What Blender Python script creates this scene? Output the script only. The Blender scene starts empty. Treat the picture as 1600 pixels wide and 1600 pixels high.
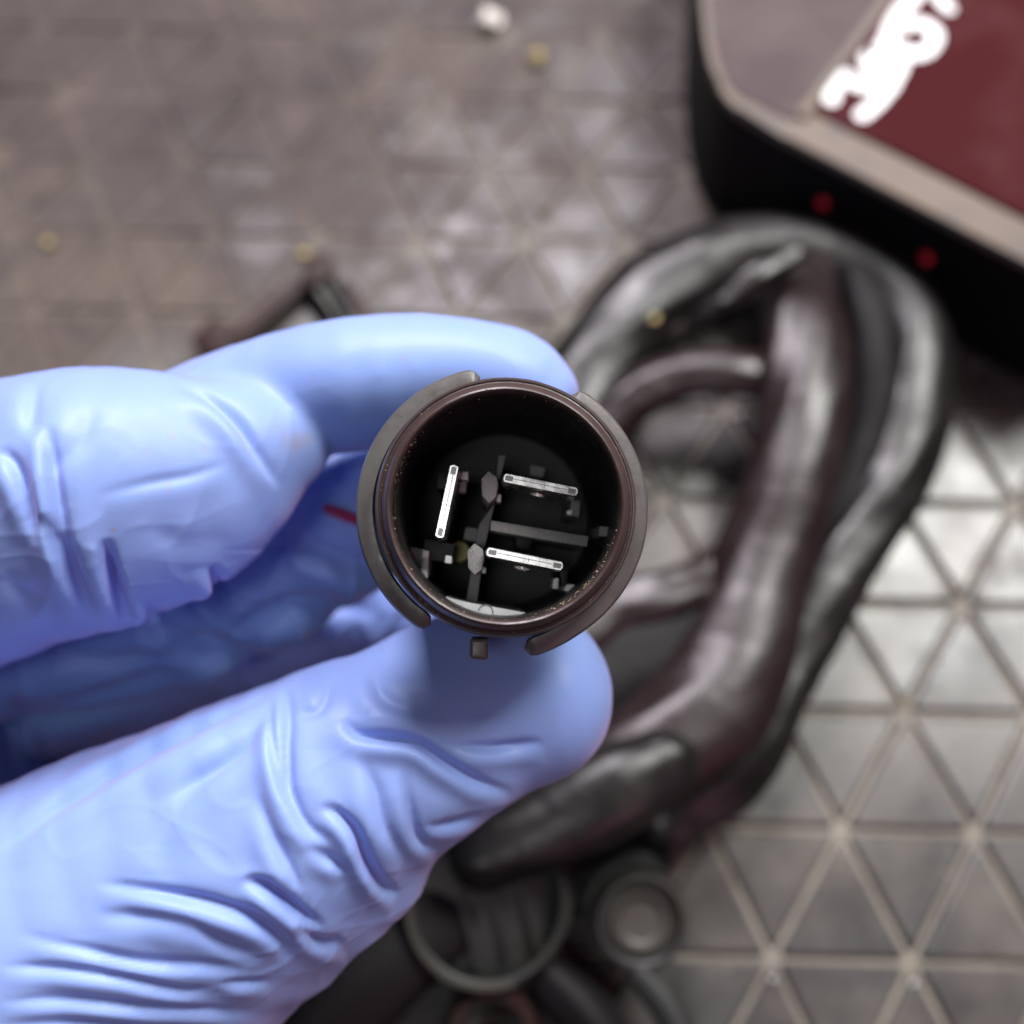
import bpy, bmesh, math, random
import numpy as np
from mathutils import Vector, Matrix, noise
random.seed(7)
R = math.radians
MM = 0.001
# ------------------------------------------------------------------ camera, world, light
F = 1716.0                      # focal length in photograph pixels (1600 wide)
TILT = 25.0                     # camera leans 25 degrees from straight down
D0 = 230.0                      # millimetres to the mat along the axis
rv = Vector((1, 0, 0)); uv = Vector((0, math.cos(R(TILT)), math.sin(R(TILT))))
dv = Vector((0, math.sin(R(TILT)), -math.cos(R(TILT))))
CAM = -D0 * dv                  # in mm
sc = bpy.context.scene
cam = bpy.data.cameras.new("camera"); camo = bpy.data.objects.new("camera", cam)
sc.collection.objects.link(camo)
camo.location = CAM * MM; camo.rotation_euler = (R(TILT), 0, 0)
cam.sensor_width = 36; cam.lens = 36 * F / 1600.0
cam.clip_start = 0.005; cam.clip_end = 20
cam.dof.use_dof = True; cam.dof.focus_distance = 0.104
cam.dof.aperture_fstop = cam.lens / 3.2
sc.camera = camo

world = bpy.data.worlds.new("World"); sc.world = world; world.use_nodes = True
bg = world.node_tree.nodes["Background"]
bg.inputs[0].default_value = (0.80, 0.74, 0.78, 1); bg.inputs[1].default_value = 0.015

def lamp(name, loc, target, size, power, col, sy=None):
    l = bpy.data.lights.new(name, 'AREA'); l.energy = power; l.color = col
    l.shape = 'RECTANGLE'; l.size = size; l.size_y = sy or size
    o = bpy.data.objects.new(name, l); sc.collection.objects.link(o)
    o.location = loc
    o.rotation_euler = (Vector(target) - Vector(loc)).to_track_quat('-Z', 'Y').to_euler()
    return o
lamp("ceiling_lamp", (0.54, 0.50, 1.05), (0, 0, 0.05), 0.46, 18.0, (1.0, 0.995, 0.955), 0.38)
lamp("workshop_lamp", (-0.12, 0.80, 0.95), (0, 0, 0.08), 0.36, 19.0, (1.0, 0.935, 1.0))
lamp("pink_fill", (0.42, -0.55, 0.50), (0, 0, 0.06), 0.4, 0.75, (1.0, 0.38, 0.62))  # added weak pink fill, tints the lower edges purple; no cabinet stands there
lamp("front_fill", (-0.10, -0.42, 0.92), (0, 0, 0.08), 0.15, 1.15, (0.97, 0.97, 1.0))  # added fill from behind the camera, whitens the blade tips

sc.view_settings.view_transform = 'Standard'; sc.view_settings.look = 'None'
sc.view_settings.exposure = 0.0; sc.view_settings.gamma = 1
try: sc.cycles.max_bounces = 8
except Exception: pass

# ------------------------------------------------------------------ placing helpers (all in mm)
def cs(x, y, z):                                  # camera axes (right, down, forward) -> world mm
    x = float(x); y = float(y); z = float(z)
    return CAM + x * rv - y * uv + z * dv
def at(px, py, dep):
    return cs((px - 800) / F * dep, (py - 800) / F * dep, dep)
def on(px, py, h=0.0):                            # the point at height h above the mat
    px = float(px); py = float(py); h = float(h)
    k = dv + (px - 800) / F * rv - (py - 800) / F * uv
    t = (h - CAM.z) / k.z
    return CAM + t * k
def px_mm(p):                                     # pixels per mm at a point
    return F / (p - CAM).dot(dv)
def spline(pts, n=8):                             # Catmull-Rom through tuples of any length
    P = [np.array(p, float) for p in pts]
    P = [2 * P[0] - P[1]] + P + [2 * P[-1] - P[-2]]
    out = []
    for i in range(1, len(P) - 2):
        for k in range(n):
            t = k / n
            out.append(0.5 * ((2 * P[i]) + (-P[i-1] + P[i+1]) * t + (2*P[i-1] - 5*P[i] + 4*P[i+1] - P[i+2]) * t*t
                              + (-P[i-1] + 3*P[i] - 3*P[i+1] + P[i+2]) * t**3))
    out.append(P[-2]); return out

# ------------------------------------------------------------------ object helpers
def tag(o, label=None, cat=None, group=None, kind=None):
    if label: o["label"] = label
    if cat: o["category"] = cat
    if group: o["group"] = group
    if kind: o["kind"] = kind
    return o
def empty(name, loc, label=None, cat=None, group=None, kind=None):
    o = bpy.data.objects.new(name, None); sc.collection.objects.link(o)
    o.location = Vector(loc) * MM; o.empty_display_size = 0.005
    return tag(o, label, cat, group, kind)
def mesh_obj(name, verts, faces, mat, parent=None, smooth=True, angle=40, local=False):
    V = np.array([tuple(v) for v in verts], float) * MM
    c = (V.min(0) + V.max(0)) / 2
    me = bpy.data.meshes.new(name)
    me.from_pydata((V - c).tolist(), [], [tuple(f) for f in faces]); me.update()
    bm = bmesh.new(); bm.from_mesh(me); bmesh.ops.recalc_face_normals(bm, faces=bm.faces); bm.to_mesh(me); bm.free()
    if smooth:
        me.polygons.foreach_set('use_smooth', [True] * len(me.polygons))
        me.set_sharp_from_angle(angle=R(angle))
    me.materials.append(mat)
    o = bpy.data.objects.new(name, me); sc.collection.objects.link(o)
    c = Vector(c)
    if parent is not None:
        o.parent = parent
        if not local: c = c - parent_loc(parent)
    o.location = c
    return o
def parent_loc(p):
    l = Vector((0, 0, 0))
    while p is not None:
        l = l + p.location; p = p.parent
    return l
def prism_mesh(poly, z0, z1, bev=0.0, seg=2):
    """polygon [(x,y)..] extruded z0..z1 with bevelled edges -> verts, faces"""
    bm = bmesh.new()
    lo = [bm.verts.new((x, y, z0)) for x, y in poly]; hi = [bm.verts.new((x, y, z1)) for x, y in poly]
    n = len(poly)
    bm.faces.new(lo[::-1]); bm.faces.new(hi)
    for i in range(n): bm.faces.new((lo[i], lo[(i+1) % n], hi[(i+1) % n], hi[i]))
    if bev > 0:
        bmesh.ops.bevel(bm, geom=list(bm.edges), offset=bev, segments=seg, affect='EDGES', profile=0.6)
    bm.verts.index_update()
    v = [tuple(x.co) for x in bm.verts]; f = [[q.index for q in fc.verts] for fc in bm.faces]
    bm.free(); return v, f
def lathe_mesh(prof, n=96, a0=0.0, a1=360.0):
    closed = abs(a1 - a0) >= 359.9
    v, f = [], []; m = len(prof); cols = n if closed else n + 1
    for i in range(cols):
        a = R(a0 + (a1 - a0) * i / n)
        for r, z in prof: v.append((r * math.cos(a), r * math.sin(a), z))
    for i in range(n):
        j = (i + 1) % cols
        for k in range(m - 1):
            f.append((i*m + k, j*m + k, j*m + k + 1, i*m + k + 1))
    return v, f
def tube_mesh(path, n=20, flat=1.0, amp=0.0, freq=0.05, twist=0.0, seed=0.0, ridge=0.0, pitch=6.0, cap=True):
    """path: list of (Vector, radius) in mm, section flattened in world z by flat, crinkled by noise"""
    v, f = [], []; P = [p for p, r in path]
    s = 0.0; prev = None
    for i, (p, r) in enumerate(path):
        t = (P[min(i+1, len(P)-1)] - P[max(i-1, 0)]).normalized()
        if i: s += (P[i] - P[i-1]).length
        up = Vector((0, 0, 1))
        if abs(t.dot(up)) > 0.95: up = Vector((0, 1, 0))
        a = t.cross(up).normalized(); b = a.cross(t).normalized()
        for k in range(n):
            th = 2 * math.pi * k / n
            d = a * math.cos(th) + b * math.sin(th) * flat
            q = p + d * r
            rr = r
            if amp:
                g = noise.noise(Vector((q.x * freq + seed, q.y * freq, q.z * freq)))
                g2 = noise.noise(Vector((s * freq * .5 + seed * 3, math.cos(th + twist * s) * 1.3, math.sin(th + twist * s) * 1.3)))
                rr += amp * (g * .8 + g2 * 1.6)
            if ridge:
                ph = (s / pitch + th / (2 * math.pi)) % 1.0
                rr += ridge * (1 - ph)
            v.append(p + d * rr)
    m = len(path)
    for i in range(m - 1):
        for k in range(n):
            f.append((i*n + k, i*n + (k+1) % n, (i+1)*n + (k+1) % n, (i+1)*n + k))
    if cap:
        f.append(tuple(range(n))[::-1]); f.append(tuple((m-1)*n + k for k in range(n)))
    return v, f
def round_ends(path, k=6):
    """adds shrinking rings so that a tube ends in a dome"""
    (p0, r0), (p1, _) = path[0], path[1]; d = (p0 - p1).normalized(); pre = []
    for i in range(k, 0, -1):
        a = math.pi / 2 * i / k; pre.append((p0 + d * r0 * math.sin(a), max(r0 * math.cos(a), .02)))
    (p0, r0), (p1, _) = path[-1], path[-2]; d = (p0 - p1).normalized(); post = []
    for i in range(1, k + 1):
        a = math.pi / 2 * i / k; post.append((p0 + d * r0 * math.sin(a), max(r0 * math.cos(a), .02)))
    return pre + path + post

# ------------------------------------------------------------------ materials
def mat(name, col, rough=0.5, metal=0.0, spec=0.5, bump=None, var=None, rvar=None, coat=0.0, sss=None, sheen=0.0):
    """bump=(scale, strength, distance mm); var=(scale, colour2, lo, hi); rvar=(scale, lo, hi)"""
    m = bpy.data.materials.new(name); m.use_nodes = True
    nt = m.node_tree; b = nt.nodes["Principled BSDF"]
    b.inputs['Base Color'].default_value = (*col, 1); b.inputs['Roughness'].default_value = rough
    b.inputs['Metallic'].default_value = metal; b.inputs['Specular IOR Level'].default_value = spec
    b.inputs['Coat Weight'].default_value = coat
    if sheen:
        b.inputs['Sheen Weight'].default_value = sheen; b.inputs['Sheen Tint'].default_value = (1, .55, .85, 1); b.inputs['Sheen Roughness'].default_value = .45
    tc = nt.nodes.new('ShaderNodeNewGeometry')
    def nz(scale, det=6, ro=.6):
        n = nt.nodes.new('ShaderNodeTexNoise'); n.inputs['Scale'].default_value = scale
        n.inputs['Detail'].default_value = det; n.inputs['Roughness'].default_value = ro
        nt.links.new(tc.outputs['Position'], n.inputs['Vector']); return n
    if var:
        n = nz(var[0]); r = nt.nodes.new('ShaderNodeMapRange')
        r.inputs[1].default_value = var[2]; r.inputs[2].default_value = var[3]
        nt.links.new(n.outputs[0], r.inputs[0])
        x = nt.nodes.new('ShaderNodeMix'); x.data_type = 'RGBA'
        x.inputs[6].default_value = (*col, 1); x.inputs[7].default_value = (*var[1], 1)
        nt.links.new(r.outputs[0], x.inputs[0]); nt.links.new(x.outputs[2], b.inputs['Base Color'])
        m["mix"] = x.name
    if rvar:
        n = nz(rvar[0]); r = nt.nodes.new('ShaderNodeMapRange')
        r.inputs[1].default_value = .35; r.inputs[2].default_value = .65
        r.inputs[3].default_value = rvar[1]; r.inputs[4].default_value = rvar[2]
        nt.links.new(n.outputs[0], r.inputs[0]); nt.links.new(r.outputs[0], b.inputs['Roughness'])
    if bump:
        n = nz(bump[0], 4); bp = nt.nodes.new('ShaderNodeBump')
        bp.inputs['Strength'].default_value = bump[1]; bp.inputs['Distance'].default_value = bump[2] * MM
        nt.links.new(n.outputs[0], bp.inputs['Height']); nt.links.new(bp.outputs[0], b.inputs['Normal'])
    if sss:
        b.inputs['Subsurface Weight'].default_value = sss[0]
        b.inputs['Subsurface Radius'].default_value = sss[1]; b.inputs['Subsurface Scale'].default_value = sss[2] * MM
    return m
def link_attr(m, attr, col, where='Base Color'):
    """mixes a stain colour over whatever drives the base colour, by a vertex attribute"""
    nt = m.node_tree; b = nt.nodes["Principled BSDF"]
    a = nt.nodes.new('ShaderNodeAttribute'); a.attribute_name = attr
    x = nt.nodes.new('ShaderNodeMix'); x.data_type = 'RGBA'; x.inputs[7].default_value = (*col, 1)
    x.inputs[6].default_value = b.inputs[where].default_value
    if b.inputs[where].links: nt.links.new(b.inputs[where].links[0].from_socket, x.inputs[6])
    nt.links.new(a.outputs['Fac'], x.inputs[0]); nt.links.new(x.outputs[2], b.inputs[where])

M_rubber = mat('mat_rubber', (.050, .048, .047), .30, bump=(900, .25, .15), var=(38, (.105, .092, .080), .44, .68), rvar=(60, .22, .38))
def dust_patch(m):
    # dried dust lies thicker towards the far left of the mat
    nt = m.node_tree; b = nt.nodes["Principled BSDF"]; g = nt.nodes.new('ShaderNodeNewGeometry')
    dt = nt.nodes.new('ShaderNodeVectorMath'); dt.operation = 'DOT_PRODUCT'; dt.inputs[1].default_value = (-3.2, 4.2, 0)
    nt.links.new(g.outputs['Position'], dt.inputs[0])
    n = nt.nodes.new('ShaderNodeTexNoise'); n.inputs['Scale'].default_value = 30; n.inputs['Detail'].default_value = 7; n.inputs['Roughness'].default_value = .7
    nt.links.new(g.outputs['Position'], n.inputs['Vector'])
    a = nt.nodes.new('ShaderNodeMath'); a.operation = 'MULTIPLY_ADD'; a.inputs[1].default_value = 2.6; nt.links.new(n.outputs[0], a.inputs[0]); nt.links.new(dt.outputs['Value'], a.inputs[2])
    r = nt.nodes.new('ShaderNodeMapRange'); r.inputs[1].default_value = 1.15; r.inputs[2].default_value = 1.9; r.inputs[4].default_value = .8
    nt.links.new(a.outputs[0], r.inputs[0])
    n2 = nt.nodes.new('ShaderNodeTexNoise'); n2.inputs['Scale'].default_value = 16; n2.inputs['Detail'].default_value = 9; n2.inputs['Roughness'].default_value = .75; n2.inputs['Distortion'].default_value = .6
    nt.links.new(g.outputs['Position'], n2.inputs['Vector'])
    cr_ = nt.nodes.new('ShaderNodeValToRGB'); el = cr_.color_ramp.elements
    el[0].position = .36; el[0].color = (.036, .023, .024, 1); el[1].position = .66; el[1].color = (.150, .116, .086, 1)
    e_ = el.new(.52); e_.color = (.078, .059, .056, 1); nt.links.new(n2.outputs[0], cr_.inputs[0])
    x = nt.nodes.new('ShaderNodeMix'); x.data_type = 'RGBA'; x.inputs[7].default_value = (.112, .094, .092, 1)
    nt.links.new(cr_.outputs[0], x.inputs[7]); nt.links.new(b.inputs['Base Color'].links[0].from_socket, x.inputs[6]); nt.links.new(r.outputs[0], x.inputs[0]); nt.links.new(x.outputs[2], b.inputs['Base Color'])
    y = nt.nodes.new('ShaderNodeMix'); y.data_type = 'FLOAT'; y.inputs[3].default_value = .72
    y.inputs[2].default_value = b.inputs['Roughness'].default_value
    if b.inputs['Roughness'].links: nt.links.new(b.inputs['Roughness'].links[0].from_socket, y.inputs[2])
    sp = nt.nodes.new('ShaderNodeMapRange'); sp.inputs[3].default_value = .5; sp.inputs[4].default_value = .12; nt.links.new(r.outputs[0], sp.inputs[0]); nt.links.new(sp.outputs[0], b.inputs['Specular IOR Level'])
    nt.links.new(r.outputs[0], y.inputs[0]); nt.links.new(y.outputs[0], b.inputs['Roughness'])
dust_patch(M_rubber)
M_dust = mat('groove_dust', (.20, .175, .138), .5, bump=(1500, .5, .3), var=(70, (.12, .105, .088), .42, .68))
dust_patch(M_dust)
M_glove = mat('nitrile_glove', (.245, .365, .76), .47, spec=.32, bump=(2200, .16, .09), var=(45, (.255, .375, .75), .4, .6), sheen=.3, sss=(.15, (.6, .6, 1.0), 1.4))
link_attr(M_glove, 'stain', (.34, .27, .22))
M_plastic = mat('black_connector_plastic', (.055, .036, .034), .34, bump=(5200, .16, .06), var=(260, (.085, .06, .048), .60, .80), rvar=(700, .28, .48))
M_grain = mat('grained_plastic', (.21, .21, .208), .42, bump=(7000, .9, .12), var=(4200, (.30, .30, .30), .50, .72))
M_collar = mat('collar_plastic', (.098, .093, .088), .38, bump=(2600, .25, .06), var=(420, (.075, .066, .060), .50, .72), rvar=(900, .32, .50))
M_rib = mat('dark_rib_plastic', (.085, .076, .078), .45, bump=(3000, .3, .06))
M_grey = mat('grey_plastic', (.72, .73, .75), .42, bump=(5000, .3, .06))
M_inner = mat('inner_shaded_plastic', (.007, .0065, .007), .5, spec=.25, bump=(2500, .15, .08))  # near-black base carries the shade deep in the bore
M_wall = mat('bore_wall', (.022, .019, .018), .34, bump=(1800, .2, .08), rvar=(500, .25, .5))  # same shell plastic, shade of the bore put into the colour
M_tin = mat('tinned_metal', (.88, .87, .84), .24, metal=1.0, bump=(2600, .10, .03), rvar=(900, .18, .32))
M_tinseam = mat('dull_metal', (.16, .155, .15), .3, metal=1.0)
M_dirt = mat('dried_dirt', (.40, .31, .20), .9)
M_tape = mat('black_vinyl_sheath', (.009, .008, .008), .40, spec=.36, bump=(420, .3, .4), var=(70, (.026, .021, .019), .52, .75), rvar=(90, .26, .42))
M_maroon = mat('maroon_sheath', (.016, .008, .009), .40, spec=.36, bump=(420, .3, .4), var=(60, (.022, .017, .017), .45, .7), rvar=(90, .26, .42))
M_black = mat('black_case', (.006, .005, .006), .6, spec=.2, bump=(300, .2, .3))
M_tan = mat('worn_tan_edge', (.17, .135, .105), .7, bump=(500, .3, .3), var=(60, (.13, .11, .10), .45, .65))
M_mauve = mat('mauve_lid', (.085, .062, .066), .65, spec=.15, bump=(500, .2, .2), var=(35, (.12, .10, .09), .45, .7))  # mauve grey with paler mottling
M_red = mat('dark_red_panel', (.050, .006, .008), .6, spec=.05, var=(32, (.085, .030, .032), .52, .80))
M_white = mat('white_marker_paint', (.90, .90, .90), .5)
M_clip = mat('brown_clip_plastic', (.032, .016, .015), .5, spec=.15, bump=(900, .2, .1), var=(90, (.05, .032, .028), .5, .7))
M_clipgrey = mat('dusty_grey_plastic', (.055, .052, .044), .5)
M_smoke = mat('shaded_smoky_plastic', (.018, .019, .018), .5, var=(70, (.040, .034, .026), .5, .7))  # base darkened to stand in for the shade along the bottom
M_yellow = mat('yellow_crumb', (.40, .32, .13), .7)
M_pale = mat('pale_crumb', (.70, .66, .60), .7)
M_redbit = mat('red_plastic', (.80, .03, .05), .4)
M_wire = mat('red_wire_jacket', (.42, .015, .06), .35)
M_seal = mat('yellow_seal', (.25, .22, .05), .5)

# ------------------------------------------------------------------ the rubber mat with raised triangles
AX = Vector((24.58, -.58)); UP = Vector((2.65, 22.33))     # one edge along a row, one row towards the far side
AP = AX / 2 + UP                                            # from a row vertex to the apex above
def mat_base():
    o = mesh_obj('rubber_mat', [(-900, -700, -1.25), (900, -700, -1.25), (900, 1100, -1.25), (-900, 1100, -1.25)], [(0, 1, 2, 3)], M_dust, smooth=False)
    o["kind"] = "structure"
    return o
floor = mat_base()
def tri_mesh(upright):
    """one raised triangle, flat top and sloping sides, corners cut a little"""
    O2 = Vector((0, 0))
    base = [O2, AX, AP] if upright else [O2, AP, AP - AX]
    def off(inset):
        out = []
        for i in range(3):
            a, b, c = base[i-1], base[i], base[(i+1) % 3]
            e1 = (b - a).normalized(); e2 = (c - b).normalized()
            n1 = Vector((-e1.y, e1.x)); n2 = Vector((-e2.y, e2.x))
            k = inset / (1 + n1.dot(n2)); out.append(b + (n1 + n2) * k)
        return out
    def ring(inset, z):
        P = off(inset); out = []
        for i in range(3):
            p, q, r_ = P[i-1], P[i], P[(i+1) % 3]
            out.append(q + (p - q).normalized() * .9); out.append(q + (r_ - q).normalized() * .9)
        return [(p.x, p.y, z) for p in out]
    v = ring(.50, -1.3) + ring(1.0, -.18) + ring(1.35, 0); f = []
    for L in (0, 6):
        for i in range(6): f.append((L+i, L+(i+1) % 6, L+6+(i+1) % 6, L+6+i))
    f.append(tuple(range(12, 18)))
    me = bpy.data.meshes.new('raised_triangle')
    me.from_pydata([(x*MM, y*MM, z*MM) for x, y, z in v], [], f); me.update()
    bm = bmesh.new(); bm.from_mesh(me); bmesh.ops.recalc_face_normals(bm, faces=bm.faces); bm.to_mesh(me); bm.free()
    me.polygons.foreach_set('use_smooth', [False] * len(me.polygons))
    me.materials.append(M_rubber); return me
tri_up, tri_dn = tri_mesh(True), tri_mesh(False)
anchor = on(1313, 941).xy       # a lattice vertex measured in the photograph
cells = []
for j in range(-26, 34):
    sh_ = -(j // 2)
    for i in range(-34, 34):
        for up in (True, False):
            # rows step sideways by half an edge each
            p = anchor + AX * (i + (j % 2) * .5) + UP * j
            c = p + (AX + AP) / 3 if up else p + (AP * 2 - AX) / 3
            c3 = Vector((c.x, c.y, 0)); k = c3 - CAM
            dep = k.dot(dv); px = 800 + F * k.x / dep; py = 800 - F * k.dot(uv) / dep
            cells.append((p.x, p.y, up, px, py, dep))
vis = [c for c in cells if -70 < c[3] < 1670 and -60 < c[4] < 1680]
hidden = lambda c: (c[3] < 560 and 1000 < c[4]) or (c[3] < 400 and c[4] > 700) or (c[3] > 1330 and c[4] < 300 and c[3] - 1330 > -(300 - c[4]) * .6)
vis.sort(key=lambda c: (hidden(c), c[5])); vis = vis[:298]
visset = set((c[0], c[1], c[2]) for c in vis)
for (x, y, up, px, py, dep) in vis:
    o = bpy.data.objects.new('raised_triangle', tri_up if up else tri_dn); sc.collection.objects.link(o)
    sink = min(1, max(0, (1150 - px) / 700 + (600 - py) / 900)) * random.uniform(.55, 1.12) if py < 700 else 0   # packed dirt buries the far left
    o.parent = floor; o.location = Vector((x, y, random.uniform(-.08, .06) - sink)) * MM - floor.location
    o.rotation_euler = (random.uniform(-.006, .006), random.uniform(-.006, .006), 0)
rest_v, rest_f = [], []
for (x, y, up, px, py, dep) in cells:
    if (x, y, up) in visset: continue
    me = tri_up if up else tri_dn; b0 = len(rest_v)
    for q in me.vertices:
        qx, qy, qz = q.co / MM
        rest_v.append((x + qx, y + qy, qz))
    for p in me.polygons: rest_f.append([b0 + k for k in p.vertices])
ro = mesh_obj('far_raised_triangles', rest_v, rest_f, M_rubber, floor); ro["kind"] = "stuff"

# ------------------------------------------------------------------ the box with the dark red panel
H = 33.0
top_px = [(1100, -260), (1095, -60), (1097, 0), (1102, 50), (1111, 96), (1128, 141), (1150, 166), (1226, 206), (1240, 218), (1600, 402), (1760, 490), (2050, 330), (1900, -260)]
T = [on(x, y, H) for x, y in top_px]
box = empty('equipment_box', (T[8].x, T[8].y, 0), "black box with a dark red top panel and handwritten white numbers, worn tan rim", "box")
cxy = sum((Vector((p.x, p.y)) for p in T), Vector((0, 0))) / len(T)
sh = [(cxy.x + (p.x - cxy.x) * .975, cxy.y + (p.y - cxy.y) * .975) for p in T]
v, f = prism_mesh(sh, .05, H - 3.0, 0.8); mesh_obj('case', v, f, M_black, box)
v, f = prism_mesh([(p.x, p.y) for p in T], H - 3.0, H - .6, 0.7); mesh_obj('rim', v, f, M_tan, box)
lid_px = [(1112, -240), (1106, -60), (1108, 0), (1113, 45), (1122, 90), (1138, 130), (1158, 150), (1236, 188), (1262, 164), (1376, 0), (1560, -240)]
v, f = prism_mesh([tuple(on(x, y, H - .3).xy) for x, y in lid_px], H - .7, H - .2, 0.15); mesh_obj('lid_panel', v, f, M_mauve, box)
lip_px = [(1240, 178), (1262, 160), (1376, 0), (1560, -240), (1590, -240), (1396, 0), (1278, 158), (1262, 186)]
v, f = prism_mesh([tuple(on(x, y, H).xy) for x, y in lip_px], H - .6, H + .5, 0.3); mesh_obj('panel_trim', v, f, M_tan, box)
red_px = [(1272, 172), (1396, 0), (1590, -240), (1880, -220), (2000, 320), (1790, 440), (1600, 338), (1420, 246), (1310, 192)]
v, f = prism_mesh([tuple(on(x, y, H).xy) for x, y in red_px], H - .6, H + .1, 0.2); red = mesh_obj('red_panel', v, f, M_red, box)
def stroke(pts, w):
    P = spline([(1240 + x * .225, y * .225) for x, y in pts], 6)
    v, f = [], []
    Q = [on(p[0], p[1], H + .1) for p in P]; n = len(Q); rad = w * .205 / px_mm(Q[0])
    rings = [(Q[0], i) for i in ()]
    v = []; 
    # a flat painted band with round ends: union of a strip and two fans
    L, Rr = [], []
    for i, q in enumerate(Q):
        t = (Q[min(i+1, n-1)] - Q[max(i-1, 0)]); t.z = 0; t.normalize(); s = Vector((-t.y, t.x, 0))
        L.append(q + s * rad); Rr.append(q - s * rad)
    t0 = (Q[1] - Q[0]).normalized(); t1 = (Q[-1] - Q[-2]).normalized()
    e0 = [Q[0] + Matrix.Rotation(math.pi * k / 8, 3, 'Z') @ (L[0] - Q[0]) for k in range(1, 8)]
    e1 = [Q[-1] + Matrix.Rotation(math.pi * k / 8, 3, 'Z') @ (Rr[-1] - Q[-1]) for k in range(1, 8)]
    v = L + Rr + e0 + e1 + [Q[0], Q[-1]]
    for i in range(n - 1): f.append((i, i + 1, n + i + 1, n + i))
    c0, c1 = len(v) - 2, len(v) - 1
    a = [0] + [2*n + k for k in range(7)] + [n]; b = [2*n - 1] + [2*n + 7 + k for k in range(7)] + [n - 1]
    for k in range(8): f.append((c0, a[k], a[k+1])); f.append((c1, b[k], b[k+1]))
    return v, f
z_off = 0
gl = {'painted_digit': [[[(262, 690), (290, 590), (370, 525), (440, 590), (560, 600)], 62], [[(475, 800), (560, 730), (640, 640), (690, 560), (640, 470)], 60]],
      'painted_digit_b': [[[(560, 360), (520, 430), (600, 560), (690, 540), (740, 420), (660, 330), (560, 360)], 66], [[(600, 420), (660, 250), (720, 120), (800, 20), (860, -60)], 64], [[(760, 180), (900, 165), (985, 240), (930, 350), (820, 380), (760, 330)], 60]],
      'painted_mark': [[[(1000, -30), (1040, 20), (1075, 62)], 52], [[(860, -60), (960, -200), (1090, -260), (1190, -190)], 58]]}
for nm, ss in gl.items():
    V, Fc = [], []
    for pts, w in ss:
        v, f = stroke(pts, w); b0 = len(V); z_off += .012
        V += [Vector((p.x, p.y, p.z + z_off + .03)) for p in v]; Fc += [[b0 + k for k in q] for q in f]
    mesh_obj('painted_digit' if 'digit' in nm else 'painted_mark', V, Fc, M_white, red, smooth=False)
for (x, y) in ((1285, 320), (1447, 407)):
    p = on(x, y, 20)
    v, f = tube_mesh(round_ends([(p + Vector((0, 1.5, 0)), 1.1), (p + Vector((0, 0, .3)), 1.1)]), 12)
    mesh_obj('red_rivet', v, f, M_redbit, box)

# ------------------------------------------------------------------ the loop of sheathed cable
harness = empty('cable_loop', on(1250, 700, 0), "thick black and maroon sheathed wiring loop lying on the mat right of the connector", "cable loop")
def cable(pts, m, flat=.8, amp=1.3, seed=0.0, ridge=0.0, twist=.03, name='cable', freq=.06):
    """pts: (px, py, height of centre mm, radius px)"""
    P = []
    for x, y, h, r in spline(pts, 14):
        q = on(x, y, h); P.append((q, max(r / px_mm(q), .4)))
    v, f = tube_mesh(round_ends(P), 40, flat * .78, amp * .5, freq, twist, seed, ridge or .16, 11.0)
    return mesh_obj(name, v, f, m, harness, angle=75)
cable([(860, 700, 12, 60), (905, 600, 12, 62), (985, 490, 13, 64), (1080, 420, 14, 62), (1180, 385, 14, 58), (1290, 385, 15, 56), (1380, 430, 15, 58), (1425, 520, 14, 60), (1432, 620, 13, 60),
       (1400, 730, 12, 58), (1345, 830, 11, 56), (1280, 940, 10, 58), (1215, 1060, 10, 62), (1150, 1180, 11, 66), (1040, 1260, 11, 70)], M_tape, .8, 1.8, 1.0)
cable([(1235, 350, 6, 30), (1245, 400, 14, 48), (1254, 480, 19, 64), (1260, 570, 20, 72), (1250, 680, 19, 72), (1224, 790, 18, 72), (1190, 900, 17, 76), (1158, 1010, 17, 86), (1095, 1110, 17, 92),
       (985, 1200, 18, 84), (870, 1270, 16, 84)], M_maroon, .75, 1.8, 4.0)
cable([(1310, 360, 10, 28), (1345, 450, 18, 32), (1368, 560, 18, 30), (1355, 680, 15, 28), (1310, 800, 12, 26), (1260, 900, 9, 26)], M_black, .9, 1.2, 9.0)
cable([(930, 690, 14, 40), (985, 625, 16, 40), (1060, 585, 17, 40), (1150, 580, 18, 40), (1230, 600, 16, 36), (1290, 640, 13, 30)], M_maroon, .8, 1.0, 12.0)
cable([(900, 1010, 16, 60), (960, 960, 16, 56), (1040, 935, 17, 46), (1110, 900, 15, 40), (1170, 850, 13, 34), (1230, 790, 11, 30)], M_maroon, .8, 1.2, 15.0)
cable([(860, 1180, 12, 80), (930, 1080, 13, 90), (1020, 1020, 14, 74), (1080, 980, 14, 50)], M_black, .8, 1.6, 18.0)
cable([(760, 1330, 24, 62), (860, 1290, 24, 70), (960, 1235, 25, 72), (1035, 1195, 25, 58)], M_tape, .9, 1.6, 22.0, name='taped_end')
cable([(1130, 470, 26, 12), (1180, 430, 27, 26), (1240, 395, 27, 22)], M_tape, .8, .8, 27.0)

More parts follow.
